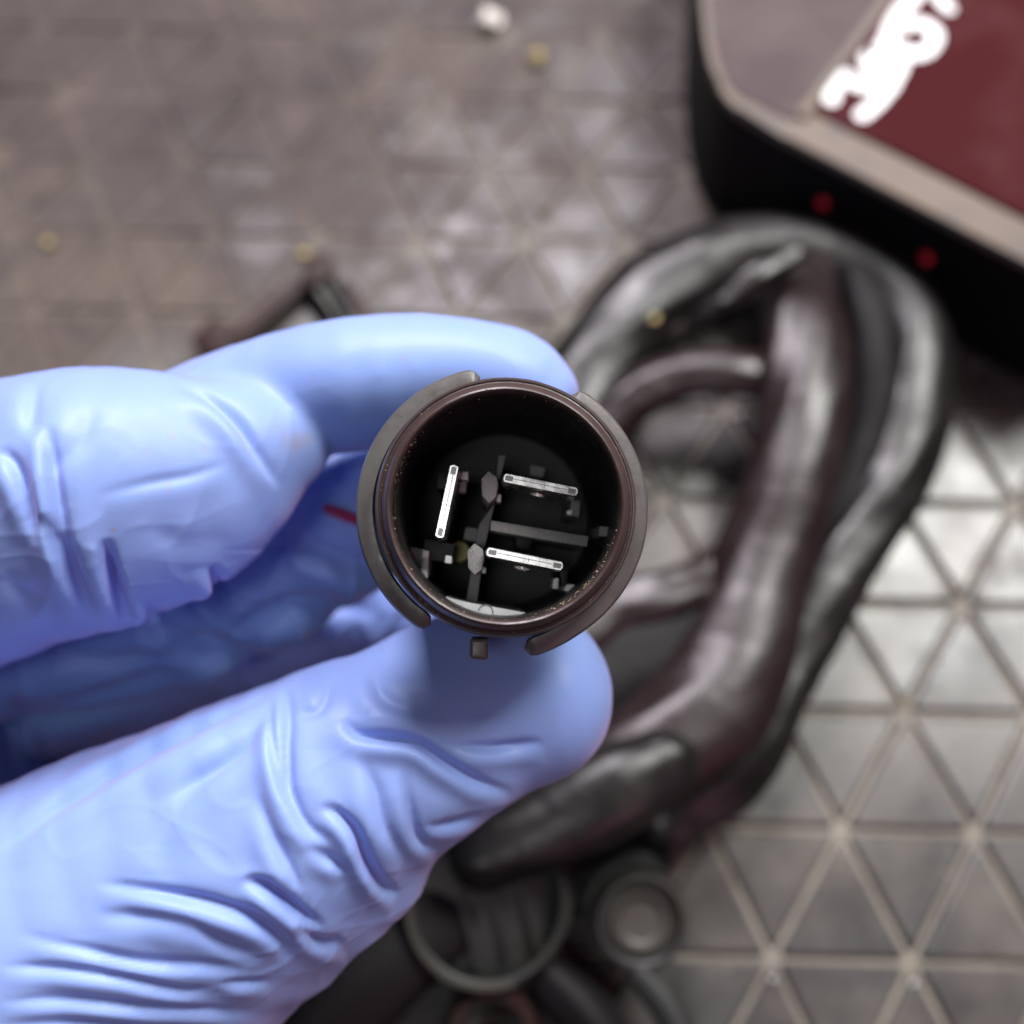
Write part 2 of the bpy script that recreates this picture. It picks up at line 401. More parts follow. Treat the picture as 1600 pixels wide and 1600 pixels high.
# ------------------------------------------------------------------ loose connectors at the bottom of the picture
def socket(name, label, cat, px, py, rpx, h, lean, m, depth=16, hole=.72, group=None, insert=True):
    c = on(px, py, h); r = rpx / px_mm(c)
    e = empty(name, c, label, cat, group)
    z = (CAM - c).normalized(); z = (z + Vector(lean)).normalized()
    q = z.to_track_quat('Z', 'Y').to_matrix()
    d = depth
    prof = [(0, -d*.6), (r*hole, -d*.6), (r*hole, -.4), (r*(hole+.06), 0), (r*.94, 0), (r, -.6), (r, -d*.3), (r*.9, -d*.34), (r*.9, -d), (0, -d)]
    v, f = lathe_mesh(prof, 48); mesh_obj('shell', [c + q @ Vector(p) for p in v], f, m, e)
    if insert:
     v, f = lathe_mesh([(r*hole*.95, -1.2), (r*hole*.95, -d*.45), (r*hole*.5, -d*.45), (r*hole*.5, -1.4), (r*hole*.62, -1.0)], 40)
     mesh_obj('insert', [c + q @ Vector(p) for p in v], f, M_clipgrey, e)
    v, f = lathe_mesh([(r*1.0, -d*.45), (r*1.10, -d*.45), (r*1.10, -d*.62), (r*1.0, -d*.62)], 48)
    mesh_obj('collar', [c + q @ Vector(p) for p in v], f, m, e)
    return e
plug = socket('round_plug', "small round grey plug with a tan ring, at the lower end of the cable loop", "plug", 1003, 1442, 74, 17, (.15, -.25, 0), M_smoke, hole=.80)
plug_c = on(1003, 1442, 17)
qz = ((CAM - plug_c).normalized() + Vector((.15, -.25, 0))).normalized().to_track_quat('Z', 'Y').to_matrix(); pr_ = 74 / px_mm(plug_c)
v, f = lathe_mesh([(0, -1.6), (pr_*.5, -1.5), (pr_*.56, -.9), (pr_*.62, -.9), (pr_*.66, -2.2), (pr_*.79, -2.4)], 40)
mesh_obj('face_disc', [plug_c + qz @ Vector(p) for p in v], f, M_clipgrey, plug)
big = socket('round_socket', "large smoky round socket partly under the gloved thumb", "socket", 762, 1412, 128, 20, (.05, -.15, 0), M_smoke, 16, hole=.90, insert=False)
bc = on(762, 1412, 20); qz = ((CAM - bc).normalized() + Vector((.05, -.15, 0))).normalized().to_track_quat('Z', 'Y').to_matrix(); br = 128 / px_mm(bc)
v, f = lathe_mesh([(0, -4.5), (br*.4, -4.2), (br*.89, -5.2)], 40); mesh_obj('face_disc', [bc + qz @ Vector(p) for p in v], f, M_smoke, big)
v, f = lathe_mesh([(br*.93, -.2), (br*.96, .35), (br*1.0, .3), (br*1.02, -.5), (br*.93, -.2)], 30, 150, 275); mesh_obj('tan_ring', [bc + qz @ Vector(p) for p in v], f, M_clipgrey, big)
for dx in (-.35, .05, .42):
    v, f = prism_mesh([(br*dx, -br*.75), (br*(dx+.07), -br*.75), (br*(dx+.12), br*.5), (br*(dx+.02), br*.5)], -4.4, -2.6, .3)
    mesh_obj('inner_rib', [bc + qz @ Vector(p) for p in v], f, M_smoke, big)
socket('brown_socket', "dark brown round socket cut by the bottom edge left of the plugs", "socket", 770, 1620, 72, 12, (0, -.3, 0), M_clip, 12, hole=.7)
p = on(925, 1575, 11)
lead = empty('short_lead', p, "short brown cable lead at the bottom edge below the round grey plug", "cable")
P = []
for x, y, h, r in spline([(860, 1530, 12, 34), (905, 1575, 12, 42), (950, 1640, 11, 44), (980, 1720, 10, 44)], 6):
    q = on(x, y, h); P.append((q, r / px_mm(q)))
v, f = tube_mesh(round_ends(P), 24, .9, .6, .1); mesh_obj('cable', v, f, M_black, lead)
P = []
for x, y, h, r in spline([(1000, 1520, 13, 20), (1040, 1570, 12, 24), (1075, 1640, 11, 24)], 6):
    q = on(x, y, h); P.append((q, r / px_mm(q)))
v, f = tube_mesh(round_ends(P), 20, .9, .3, .1); mesh_obj('wire_stub', v, f, M_smoke, lead)
dark = empty('black_hose', on(560, 1540, 9), "black hose in the shadow under the thumb at the bottom edge", "hose")
for pts in ([(430, 1680, 10, 110), (520, 1560, 11, 105), (620, 1470, 11, 90), (700, 1400, 11, 80)], [(780, 1380, 8, 50), (900, 1370, 8, 52), (1000, 1350, 8, 46)]):
    P = []
    for x, y, h, r in spline(pts, 6):
        q = on(x, y, h); P.append((q, r / px_mm(q)))
    v, f = tube_mesh(round_ends(P), 26, .7, 1.0, .08); mesh_obj('hose_length', v, f, M_black, dark, angle=75)

# ------------------------------------------------------------------ plastic clip on the mat, above the glove
clip = empty('plastic_clip', on(450, 480, 0), "small brown slotted plastic clip lying on the mat above the index finger", "clip")
def slab(poly, h0, h1, m, name, bev=.35):
    v, f = prism_mesh([tuple(on(x, y, h1).xy) for x, y in poly], h0, h1, bev); return mesh_obj(name, v, f, m, clip)
slab([(296, 528), (334, 492), (372, 512), (356, 552), (318, 552)], .3, 7, M_clip, 'clip_foot', .8)
slab([(352, 522), (462, 432), (476, 448), (366, 545)], 3, 7, M_clip, 'clip_arm')
slab([(372, 530), (462, 450), (530, 560), (400, 590)], .3, 3, M_clipgrey, 'base_plate')
slab([(450, 452), (466, 434), (548, 560), (524, 575)], .3, 1.0, M_black, 'slot')
slab([(476, 432), (492, 420), (560, 510), (545, 528)], 2, 7.2, M_clipgrey, 'rib')
slab([(466, 436), (490, 394), (512, 392), (524, 424), (500, 442), (480, 448)], 1, 8.5, M_clip, 'clip_head', .8)
slab([(508, 432), (518, 424), (556, 476), (544, 490)], 3.5, 7.4, M_black, 'slot')
slab([(498, 448), (508, 436), (556, 510), (540, 520)], 1, 7.2, M_clipgrey, 'rib')
slab([(530, 430), (556, 448), (590, 500), (570, 540), (548, 520), (552, 478)], 1, 6, M_clip, 'clip_cheek', .6)

# ------------------------------------------------------------------ crumbs
def crumb(x, y, h, r, m, name, label, sq=.6):
    p = on(x, y, h); rad = r / px_mm(p)
    bm = bmesh.new(); bmesh.ops.create_icosphere(bm, subdivisions=2, radius=rad)
    for q in bm.verts:
        g = 1 + .75 * noise.noise(q.co * 1.3 / rad + Vector((x, y, 0)))
        q.co *= g; q.co.z *= sq
    bm.verts.index_update()
    o = mesh_obj(name, [q.co + p + Vector((0, 0, rad * sq * .8)) for q in bm.verts], [[k.index for k in fc.verts] for fc in bm.faces], m)
    bm.free(); return tag(o, label, "crumb")
crumb(766, 36, 0, 18, M_pale, 'pale_crumb', "round white crumb on the mat near the top edge")
crumb(840, 92, 0, 11, M_yellow, 'yellow_crumb', "yellow crumb just below the white crumb near the top edge")
crumb(474, 401, 0, 9, M_yellow, 'yellow_crumb', "yellow crumb touching the head of the plastic clip")
crumb(1020, 498, 16.8, 8, M_yellow, 'yellow_crumb', "yellow crumb stuck on the black cable of the loop", .4)
crumb(76, 380, 0, 7, M_yellow, 'yellow_crumb', "tiny yellow crumb on the mat near the left edge")
crumb(848, 325, 0, 10, M_tan, 'tan_crumb', "dull tan crumb on the mat between the glove and the box", .4)

gv, gf = [], []
for i in range(1500):
    x, y = random.uniform(-40, 1640), random.uniform(-40, 1640)
    if random.random() > .35 + .65 * min(1, max(0, (1100 - x) / 900)): continue
    p = on(x, y, -.3 if random.random() < .6 else 0); s_ = min(1.1, random.lognormvariate(-1.35, .6)); b0 = len(gv)
    for d in ((1,0,0), (-1,0,0), (0,1,0), (0,-1,0), (0,0,1), (0,0,-.4)):
        gv.append((p[0] + d[0]*s_*random.uniform(.5, 1.4), p[1] + d[1]*s_*random.uniform(.5, 1.4), p[2] + d[2]*s_*.7*random.uniform(.5, 1.2)))
    for a in ((0,2,4), (2,1,4), (1,3,4), (3,0,4), (2,0,5), (1,2,5), (3,1,5), (0,3,5)): gf.append([b0 + k for k in a])
gr_o = mesh_obj('grit', gv, gf, mat('tan_grit', (.20, .165, .12), .85, var=(200, (.42, .37, .28), .5, .65)), smooth=False); gr_o['kind'] = 'stuff'; tag(gr_o, "fine tan grit and crumbs scattered over the rubber mat", "grit")
# ------------------------------------------------------------------ the round connector (local frame: z out of the mouth)
P0 = Vector((-9 / F * 100, -10 / F * 100, 100)); P1 = Vector((-16 / F * 125, 12 / F * 125, 125))
ax = (P1 - P0).normalized()
def c2w(v): return v.x * rv - v.y * uv + v.z * dv
Zl = -c2w(ax).normalized(); roll = R(12)
Xl = c2w(Vector((math.cos(roll), math.sin(roll), 0))); Xl = (Xl - Zl * Xl.dot(Zl)).normalized(); Yl = Zl.cross(Xl)
O = cs(*P0)
conn = empty('round_connector', O, "round black connector shell with three silver blades, held between gloved thumb and finger", "connector")
Rm = Matrix((Xl, Yl, Zl)).transposed()
conn.rotation_euler = Rm.to_euler()
def lc(zx, zy, dz):                              # close-up pixel -> local xy on the plane dz below the rim
    px = 540 + zx * .3125; py = 570 + zy * .3125
    k = dv + (px - 800) / F * rv - (py - 800) / F * uv
    o = CAM - O; oz = o.dot(Zl); kz = k.dot(Zl); t = (-dz - oz) / kz
    q = o + k * t; return (q.dot(Xl), q.dot(Yl))
def cpart(name, v, f, m, angle=35, parent=conn):
    return mesh_obj(name, v, f, m, parent, angle=angle, local=True)
FL = 27.0
prof = [(0, -FL), (9.9, -FL), (10.0, -FL + .3), (10.3, -9), (10.42, -1.0), (10.5, -.35), (10.6, -.1), (10.75, 0), (10.9, -.06), (11.05, -.25), (11.45, -1.15), (11.55, -1.35),
        (11.72, -1.42), (11.76, -1.30), (11.88, -1.28), (12.02, -1.5), (12.1, -1.8), (12.15, -3.6), (12.0, -4.0), (11.9, -9.0), (11.5, -9.3), (11.4, -29), (10.4, -31), (0, -31)]
def nicked(v, amp=.09):
    out = []
    for p in v:
        g = noise.noise(Vector(p) * .9); g2 = max(0, noise.noise(Vector(p) * 3.1 + Vector((5, 2, 1))) - .42)
        k = 1 + (amp * .22 * g - amp * 1.2 * g2) / 11; out.append((p[0] * k, p[1] * k, p[2] - amp * g2 * (1 if p[2] > -2 else 0)))
    return out
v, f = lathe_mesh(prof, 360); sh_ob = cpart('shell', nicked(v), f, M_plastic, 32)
sh_ob.data.materials.append(M_inner); sh_ob.data.materials.append(M_wall)             # bore colours darkened to stand in for the shade inside
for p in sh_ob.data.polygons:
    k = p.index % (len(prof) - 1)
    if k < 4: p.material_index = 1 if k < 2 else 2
# locking flange: two arcs that stand off the shell
def arc(a0, a1, r0, r1, z0, z1, name='locking_ring', cx=-.45, cy=-.12, end_out=0.0):
    n = 70; sec = []
    v, f = [], []; m = 16
    for i in range(n + 1):
        t = i / n; a = R(a0 + (a1 - a0) * t)
        e = min(1, min(t, 1 - t) * 26); e = math.sqrt(max(0.0, 1 - (1 - e) ** 2)) * .92 + .08
        rm = (r0 + r1) / 2 + end_out * max(0, (t - .8) / .2) ** 1.5; hw = (r1 - r0) / 2 * e; zm = (z0 + z1) / 2; hz = (z0 - z1) / 2 * (.5 + .5 * e)
        for k in range(m):
            th = 2 * math.pi * k / m
            c_, s_ = math.cos(th), math.sin(th)
            x = math.copysign(abs(c_) ** .38, c_); y = math.copysign(abs(s_) ** .38, s_) + (-.28 * c_ if s_ > 0 else 0)
            rr = rm + hw * x + .03 * noise.noise(Vector((a * 9, k, 0)))
            v.append((cx + rr * math.cos(a), cy + rr * math.sin(a), zm + hz * y))
    for i in range(n):
        for k in range(m): f.append((i*m + k, i*m + (k+1) % m, (i+1)*m + (k+1) % m, (i+1)*m + k))
    f.append(tuple(range(m))[::-1]); f.append(tuple(n*m + k for k in range(m)))
    return cpart(name, v, f, M_collar, 32)
arc(98.8 + 12, 239 + 12, 12.0, 13.80, -4.2, -7.0)
arc(59.3 + 12, -81.6 + 12, 11.95, 13.85, -4.2, -7.0, cx=-.10, cy=-.12, end_out=.5)
def cprism(name, poly, dz, back, m, bev=.12, seg=2):
    P = [lc(x, y, dz) for x, y in poly]
    if name != 'index_tab':              # nothing reaches through the shell wall
        P = [(x * min(1, 11.0 / math.hypot(x, y)), y * min(1, 11.0 / math.hypot(x, y))) for x, y in P]
    v, f = prism_mesh(P, -back, -dz, bev, seg)
    return cpart(name, v, f, m)
cprism('index_tab', [(622, 1370), (715, 1370), (712, 1478), (618, 1470)], 4.4, 9, M_collar, .35, 3)
cprism('key', [(1272, 805), (1345, 812), (1345, 862), (1266, 856)], 8, 22, M_grain, .1)
# inside: partition walls and posts
cprism('partition_wall', [(728, 778), (1216, 858), (1206, 910), (722, 826)], 9.5, FL + .1, M_grain, .1)
cprism('partition_wall', [(745, 690), (742, 690), (765, 455), (800, 455), (690, 930), (655, 1200), (600, 1200), (668, 800)], 12.5, FL + .1, M_rib, 0)
cprism('partition_wall', [(600, 812), (662, 818), (655, 885), (590, 872)], 15, FL + .1, M_grain, .1)
for (x, y) in ((720, 610), (650, 970)):
    cprism('guide_post', [(x-4, y+82), (x-38, y+45), (x-42, y-40), (x-6, y-78), (x+36, y-48), (x+44, y-2), (x+30, y+54)], 7.2, FL + .1, M_grain, .14)
cprism('ledge', [(322, 910), (400, 925), (385, 1040), (420, 1180), (300, 1100)], 14, FL + .1, M_grey, .1)
cprism('ledge', [(398, 925), (418, 930), (404, 1110), (360, 1080)], 12.5, FL + .1, M_grey, .06)
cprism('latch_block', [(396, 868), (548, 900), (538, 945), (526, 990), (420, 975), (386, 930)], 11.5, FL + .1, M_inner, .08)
cprism('latch_tooth', [(388, 925), (418, 930), (414, 970), (382, 965)], 11.1, 15, M_grey, .1)
cprism('latch_tooth', [(500, 952), (532, 958), (528, 995), (494, 990)], 11.1, 15, M_grey, .1)
cprism('latch_tooth', [(426, 935), (492, 948), (488, 985), (424, 975)], 11.8, 15, M_grain, .1)
cprism('latch_tooth', [(578, 534), (614, 536), (612, 574), (576, 574)], 11, 15, M_grey, .1)
cprism('latch_tooth', [(570, 584), (606, 584), (600, 636), (564, 636)], 11.4, 15, M_grain, .1)
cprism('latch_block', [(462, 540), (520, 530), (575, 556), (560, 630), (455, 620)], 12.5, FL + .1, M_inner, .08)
cprism('latch_tooth', [(760, 645), (778, 650), (776, 686), (754, 684)], 11, 15, M_grey, .06)
cprism('latch_tooth', [(684, 1010), (702, 1014), (700, 1042), (680, 1040)], 11, 15, M_grey, .06)
cprism('latch_block', [(1130, 672), (1174, 680), (1166, 764), (1120, 750)], 13, FL + .1, M_grain, .1)
cprism('latch_tooth', [(1106, 730), (1134, 722), (1132, 752), (1108, 750)], 12.4, 15, M_grey, .06)
cprism('latch_block', [(1066, 985), (1120, 985), (1106, 1110), (1080, 1106)], 12, FL + .1, M_inner, .08)
cprism('latch_tooth', [(1040, 1068), (1066, 1066), (1062, 1122), (1034, 1118)], 11.5, 15, M_grey, .06)
cprism('ledge', [(1104, 1096), (1180, 1100), (1150, 1150), (1090, 1128)], 12, FL + .1, M_grey, .1)
cprism('ledge', [(500, 1160), (620, 1190), (900, 1240), (880, 1330), (700, 1400), (520, 1260)], 9.5, FL + .1, M_grey, .1)
cprism('ledge', [(850, 850), (935, 868), (920, 930), (852, 915)], 17, FL + .1, M_inner, .1)
cprism('ledge', [(925, 500), (1000, 515), (985, 565), (920, 550)], 18, FL + .1, M_grain, .1)
# raised half round mark on the lower ledge
cx, cy = lc(700, 1238, 9.4); v, f = lathe_mesh([(.62, 0), (.68, .06), (.76, .06), (.8, 0)], 30, 0, 180)
cpart('half_round_mark', [(x + cx, y + cy, z - 9.52) for x, y, z in v], f, M_grain)
# the three blades: folded strips with rounded ends and a seam
def blade(x0, y0, x1, y1, dz, thick=1.02):
    a = Vector(lc(x0, y0, dz)); b = Vector(lc(x1, y1, dz)); c = (a + b) / 2
    d = (b - a); L = d.length; d.normalize(); n = Vector((-d.y, d.x))
    def outline(hl, ht):
        P = []
        for k in range(9):
            t = -math.pi/2 + math.pi * k / 8; P.append(c + d * (hl - ht*.6 + ht*.6 * math.cos(t)) + n * ht * math.sin(t))
        for k in range(9):
            t = math.pi/2 + math.pi * k / 8; P.append(c + d * (-hl + ht*.6 + ht*.6 * math.cos(t)) + n * ht * math.sin(t))
        return [(p.x, p.y) for p in P]
    L += .1; rings = [(L/2, thick/2, -FL), (L/2, thick/2, -dz - 1.1), (L/2 - .02, thick/2 * .98, -dz - .5), (L/2 - .06, thick/2 * .90, -dz - .12), (L/2 - .14, thick/2*.78, -dz)]
    v, f = [], []; m = 18
    for hl, ht, z in rings: v += [(x, y, z) for x, y in outline(hl, ht)]
    for r_ in range(len(rings) - 1):
        for k in range(m): f.append((r_*m + k, r_*m + (k+1) % m, (r_+1)*m + (k+1) % m, (r_+1)*m + k))
    f.append(tuple((len(rings)-1)*m + k for k in range(m)))
    bl = cpart('terminal_blade', v, f, M_tin, 28)
    ctr = bl.location / MM
    # seam of the fold along the tip, and the open loops at both ends
    def strip(s0, s1, w, off, m_, nm, z=.015):
        p0 = c + d * s0 + n * off; p1 = c + d * s1 + n * off
        q = [p0 - n * w, p1 - n * w, p1 + n * w, p0 + n * w]
        o = mesh_obj(nm, [(p.x, p.y, -dz + z) for p in q] + [(p.x, p.y, -dz - .05) for p in q], [(0, 1, 2, 3), (0, 4, 5, 1), (1, 5, 6, 2), (2, 6, 7, 3), (3, 7, 4, 0)], m_, bl, smooth=False, local=True)
        o.location = o.location - bl.location
    strip(-L/2 + .2, L/2 - .2, .035, .04, M_tinseam, 'fold_seam')
    for s in (-1, 1):
        strip(s * (L/2 - .30), s * (L/2 - 1.05), .25, 0, M_tinseam, 'fold_end', .012)
    strip(.35, .40, thick*.28, 0, M_tinseam, 'cross_nick', .02)
    return c, d, n
blade(786, 562, 1164, 638, 6.2)
blade(702, 932, 1090, 1010, 6.2)
blade(546, 498, 467, 868, 6.2)
for (x, y) in ((962, 652), (886, 1018)):         # pressed dimples on the blade faces
    c = Vector(lc(x, y, 8.6)); d = Vector((math.cos(R(0)), 0)); v, f = [], []
    bm = bmesh.new(); bmesh.ops.create_uvsphere(bm, u_segments=20, v_segments=12, radius=1)
    bm.verts.index_update()
    cpart('contact_dimple', [(c.x + q.co.x * 1.0, c.y + q.co.y * .30, -8.9 + q.co.z * .8) for q in bm.verts], [[k.index for k in fc.verts] for fc in bm.faces], M_tin)
    bm.free()
cx, cy = lc(570, 935, 17); v, f = lathe_mesh([(0, -.2), (1.0, -.2), (1.2, -.6), (1.2, -6), (0, -6)], 24)
cpart('yellow_seal', [(x + cx, y + cy, z - 16.8) for x, y, z in v], f, M_seal)
# dirt: small grains clinging to the bore and rim
gv, gf = [], []
def grain(p, s):
    b0 = len(gv)
    for d in ((1,0,0), (-1,0,0), (0,1,0), (0,-1,0), (0,0,1), (0,0,-1)):
        gv.append((p[0] + d[0]*s*random.uniform(.6, 1.3), p[1] + d[1]*s*random.uniform(.6, 1.3), p[2] + d[2]*s*random.uniform(.6, 1.3)))
    for a in ((0,2,4), (2,1,4), (1,3,4), (3,0,4), (2,0,5), (1,2,5), (3,1,5), (0,3,5)): gf.append([b0 + k for k in a])
for i in range(700):
    a = R(random.choice([random.gauss(-28, 17), random.gauss(172, 18), random.gauss(-28, 13), random.uniform(0, 360)])); z = -random.uniform(.8, 9); r_ = 10.42
    grain((r_ * math.cos(a), r_ * math.sin(a), z), abs(random.gauss(.035, .03)) + .015)
for i in range(120):
    a = R(random.uniform(0, 360)); grain((11.6 * math.cos(a), 11.6 * math.sin(a), -1.36), abs(random.gauss(.02, .02)) + .012)
o = cpart('dirt_grains', gv, gf, M_dirt); o["kind"] = "stuff"
# wires leaving the back of the shell
for pts, m_, rad in (([(495, 788), (530, 802), (575, 818), (640, 835)], M_wire, .7),):
    P = [(at(x, y, 139 - i * .8), rad) for i, (x, y) in enumerate([tuple(q) for q in spline(pts, 5)])]
    v, f = tube_mesh([(Vector(((p - O).dot(Xl), (p - O).dot(Yl), (p - O).dot(Zl))), r_) for p, r_ in P], 14)
    cpart('wire', v, f, m_)

# ------------------------------------------------------------------ the gloved hand (one continuous surface)
# chains of (px, py, radius px, depth mm); sz widens a finger along the line of sight
chains = [
 ([(-420, 900, 260, 134), (-180, 850, 245, 128), (40, 800, 212, 123), (170, 775, 200, 121), (290, 752, 162, 121), (380, 705, 112, 122), (425, 690, 88, 123)], 1.0),     # index, folded segment
 ([(300, 668, 92, 131), (440, 620, 98, 128), (560, 602, 101, 126), (700, 586, 92, 125), (790, 600, 88, 125), (832, 624, 76, 125)], 1.2),                     # index tip segment
 ([(-420, 1750, 360, 138), (-150, 1640, 350, 132), (90, 1512, 300, 127), (270, 1395, 252, 124), (430, 1292, 214, 122), (560, 1208, 180, 121), (670, 1160, 150, 121), (760, 1120, 130, 122), (838, 1096, 120, 122)], 1.0),  # thumb
 ([(670, 1070, 95, 124), (760, 1040, 95, 124), (840, 1040, 88, 124)], 1.0),   # pad of the thumb pressed on the shell
 ([(560, 1395, 62, 120), (605, 1375, 52, 120)], 1.0), ([(470, 1480, 70, 122), (520, 1435, 58, 121)], 1.0), ([(380, 1560, 62, 124), (420, 1520, 50, 123)], 1.0),  # slack nitrile on the outer side
 ([(-300, 1060, 170, 160), (-60, 1000, 135, 158), (150, 975, 122, 155), (340, 925, 112, 151), (480, 860, 105, 147), (600, 780, 98, 143), (680, 760, 80, 142)], 1.0),  # middle
 ([(-300, 1120, 170, 184), (0, 1080, 120, 182), (230, 1025, 110, 180), (400, 990, 100, 176), (560, 950, 92, 172), (690, 960, 92, 168)], 1.0),              # ring
 ([(-300, 1220, 160, 198), (0, 1130, 105, 198), (200, 1050, 92, 195), (380, 980, 82, 190), (490, 940, 72, 186)], 1.0),                                  # little
 ([(-300, 1300, 200, 196), (0, 1230, 130, 202), (200, 1160, 110, 200), (360, 1110, 95, 198), (480, 1060, 80, 196)], 1.0),                                                                              # heel of the palm, deep in shade
 ([(-420, 950, 300, 155), (-330, 1200, 330, 165), (-360, 1500, 340, 158), (-430, 1750, 350, 148)], 1.0),                                             # palm
 ([(-260, 1130, 210, 172), (-80, 1290, 150, 172), (60, 1400, 150, 165)], 1.0),                                                                             # web between thumb and palm
]
def to_c(px, py, dep): return np.array([(px - 800) / F * dep, (py - 800) / F * dep, dep])
VS = 0.62
lo = np.array([-118.0, -40.0, 94.0]); hi = np.array([16.0, 92.0, 226.0])
dims = np.ceil((hi - lo) / VS).astype(int)
gx = lo[0] + np.arange(dims[0]) * VS; gy = lo[1] + np.arange(dims[1]) * VS; gz = lo[2] + np.arange(dims[2]) * VS
field = np.full(dims, 50.0, np.float32)
for ci, (ch, sz) in enumerate(chains):
    D = np.full(dims, 50.0, np.float32)
    pts = []
    for q in spline(ch, 3): pts.append((to_c(q[0], q[1], q[3]), q[2] * q[3] / F))
    for (a, ra), (b, rb) in zip(pts[:-1], pts[1:]):
        mr = max(ra, rb) + 7
        l = np.minimum(a, b) - mr * np.array([1, 1, sz]); h = np.maximum(a, b) + mr * np.array([1, 1, sz])
        i0 = np.clip(((l - lo) / VS).astype(int), 0, dims); i1 = np.clip(((h - lo) / VS).astype(int) + 1, 0, dims)
        if np.any(i1 <= i0): continue
        X = gx[i0[0]:i1[0], None, None]; Y = gy[None, i0[1]:i1[1], None]; Z = gz[None, None, i0[2]:i1[2]]
        ab = b - a; L2 = ab.dot(ab) + 1e-9
        t = np.clip(((X - a[0]) * ab[0] + (Y - a[1]) * ab[1] + (Z - a[2]) * ab[2]) / L2, 0, 1)
        d = np.sqrt((X - a[0] - t*ab[0])**2 + (Y - a[1] - t*ab[1])**2 + ((Z - a[2] - t*ab[2]) / sz)**2) - (ra + (rb - ra) * t)
        s = (slice(i0[0], i1[0]), slice(i0[1], i1[1]), slice(i0[2], i1[2]))
        D[s] = np.minimum(D[s], d.astype(np.float32))
    k = 1.2 if ci == 1 else 3.0
    hh = np.clip(.5 + .5 * (D - field) / k, 0, 1)
    field = D * (1 - hh) + field * hh - k * hh * (1 - hh)
# the pads are pressed flat where they meet the shell of the connector
pr = np.array([P0.x, P0.y, P0.z]); aw = np.array([ax.x, ax.y, ax.z])
X = gx[:, None, None] - pr[0]; Y = gy[None, :, None] - pr[1]; Z = gz[None, None, :] - pr[2]
al = X * aw[0] + Y * aw[1] + Z * aw[2]
rad = np.sqrt(np.maximum(X*X + Y*Y + Z*Z - al*al, 0))
cyl = np.maximum(rad - 11.42, al - 32.0)
al2 = np.maximum(rad - 14.2, al - 8.5)
for c_ in (cyl, al2): field = np.maximum(field, -c_.astype(np.float32))
field[0, :, :] = 5; field[:, -1, :] = 5; field[:, :, 0] = 5; field[:, :, -1] = 5
field = np.clip(field, -6, 6).astype(np.float32)
import openvdb
gr = openvdb.FloatGrid(6.0); gr.copyFromArray(field)
pts_, quads_ = gr.convertToQuads(isovalue=0.0)
pts_ = lo + pts_ * VS
me = bpy.data.meshes.new('gloved_hand')
me.from_pydata(pts_.tolist(), [], quads_[:, ::-1].tolist()); me.update()
tmp = bpy.data.objects.new('tmp', me); sc.collection.objects.link(tmp)
sm = tmp.modifiers.new('s', 'SMOOTH'); sm.iterations = 8; sm.factor = .5
sb = tmp.modifiers.new('d', 'SUBSURF'); sb.levels = 1; sb.render_levels = 1
dg = bpy.context.evaluated_depsgraph_get(); me2 = bpy.data.meshes.new_from_object(tmp.evaluated_get(dg))
bpy.data.objects.remove(tmp); bpy.data.meshes.remove(me)
me2.name = 'gloved_hand'
n = len(me2.vertices); V = np.zeros(n * 3, np.float64); me2.vertices.foreach_get('co', V.astype(np.float32)) if False else None
buf = np.zeros(n * 3, np.float32); me2.vertices.foreach_get('co', buf); V = buf.reshape(-1, 3).astype(np.float64)
buf = np.zeros(n * 3, np.float32); me2.vertex_normals.foreach_get('vector', buf); N = buf.reshape(-1, 3).astype(np.float64)
# outward check
ctr = to_c(270, 1395, 110); near = np.linalg.norm(V - ctr, axis=1) < 22
flip = ((V[near] - ctr) * N[near]).sum() < 0
if flip: me2.flip_normals(); N = -N
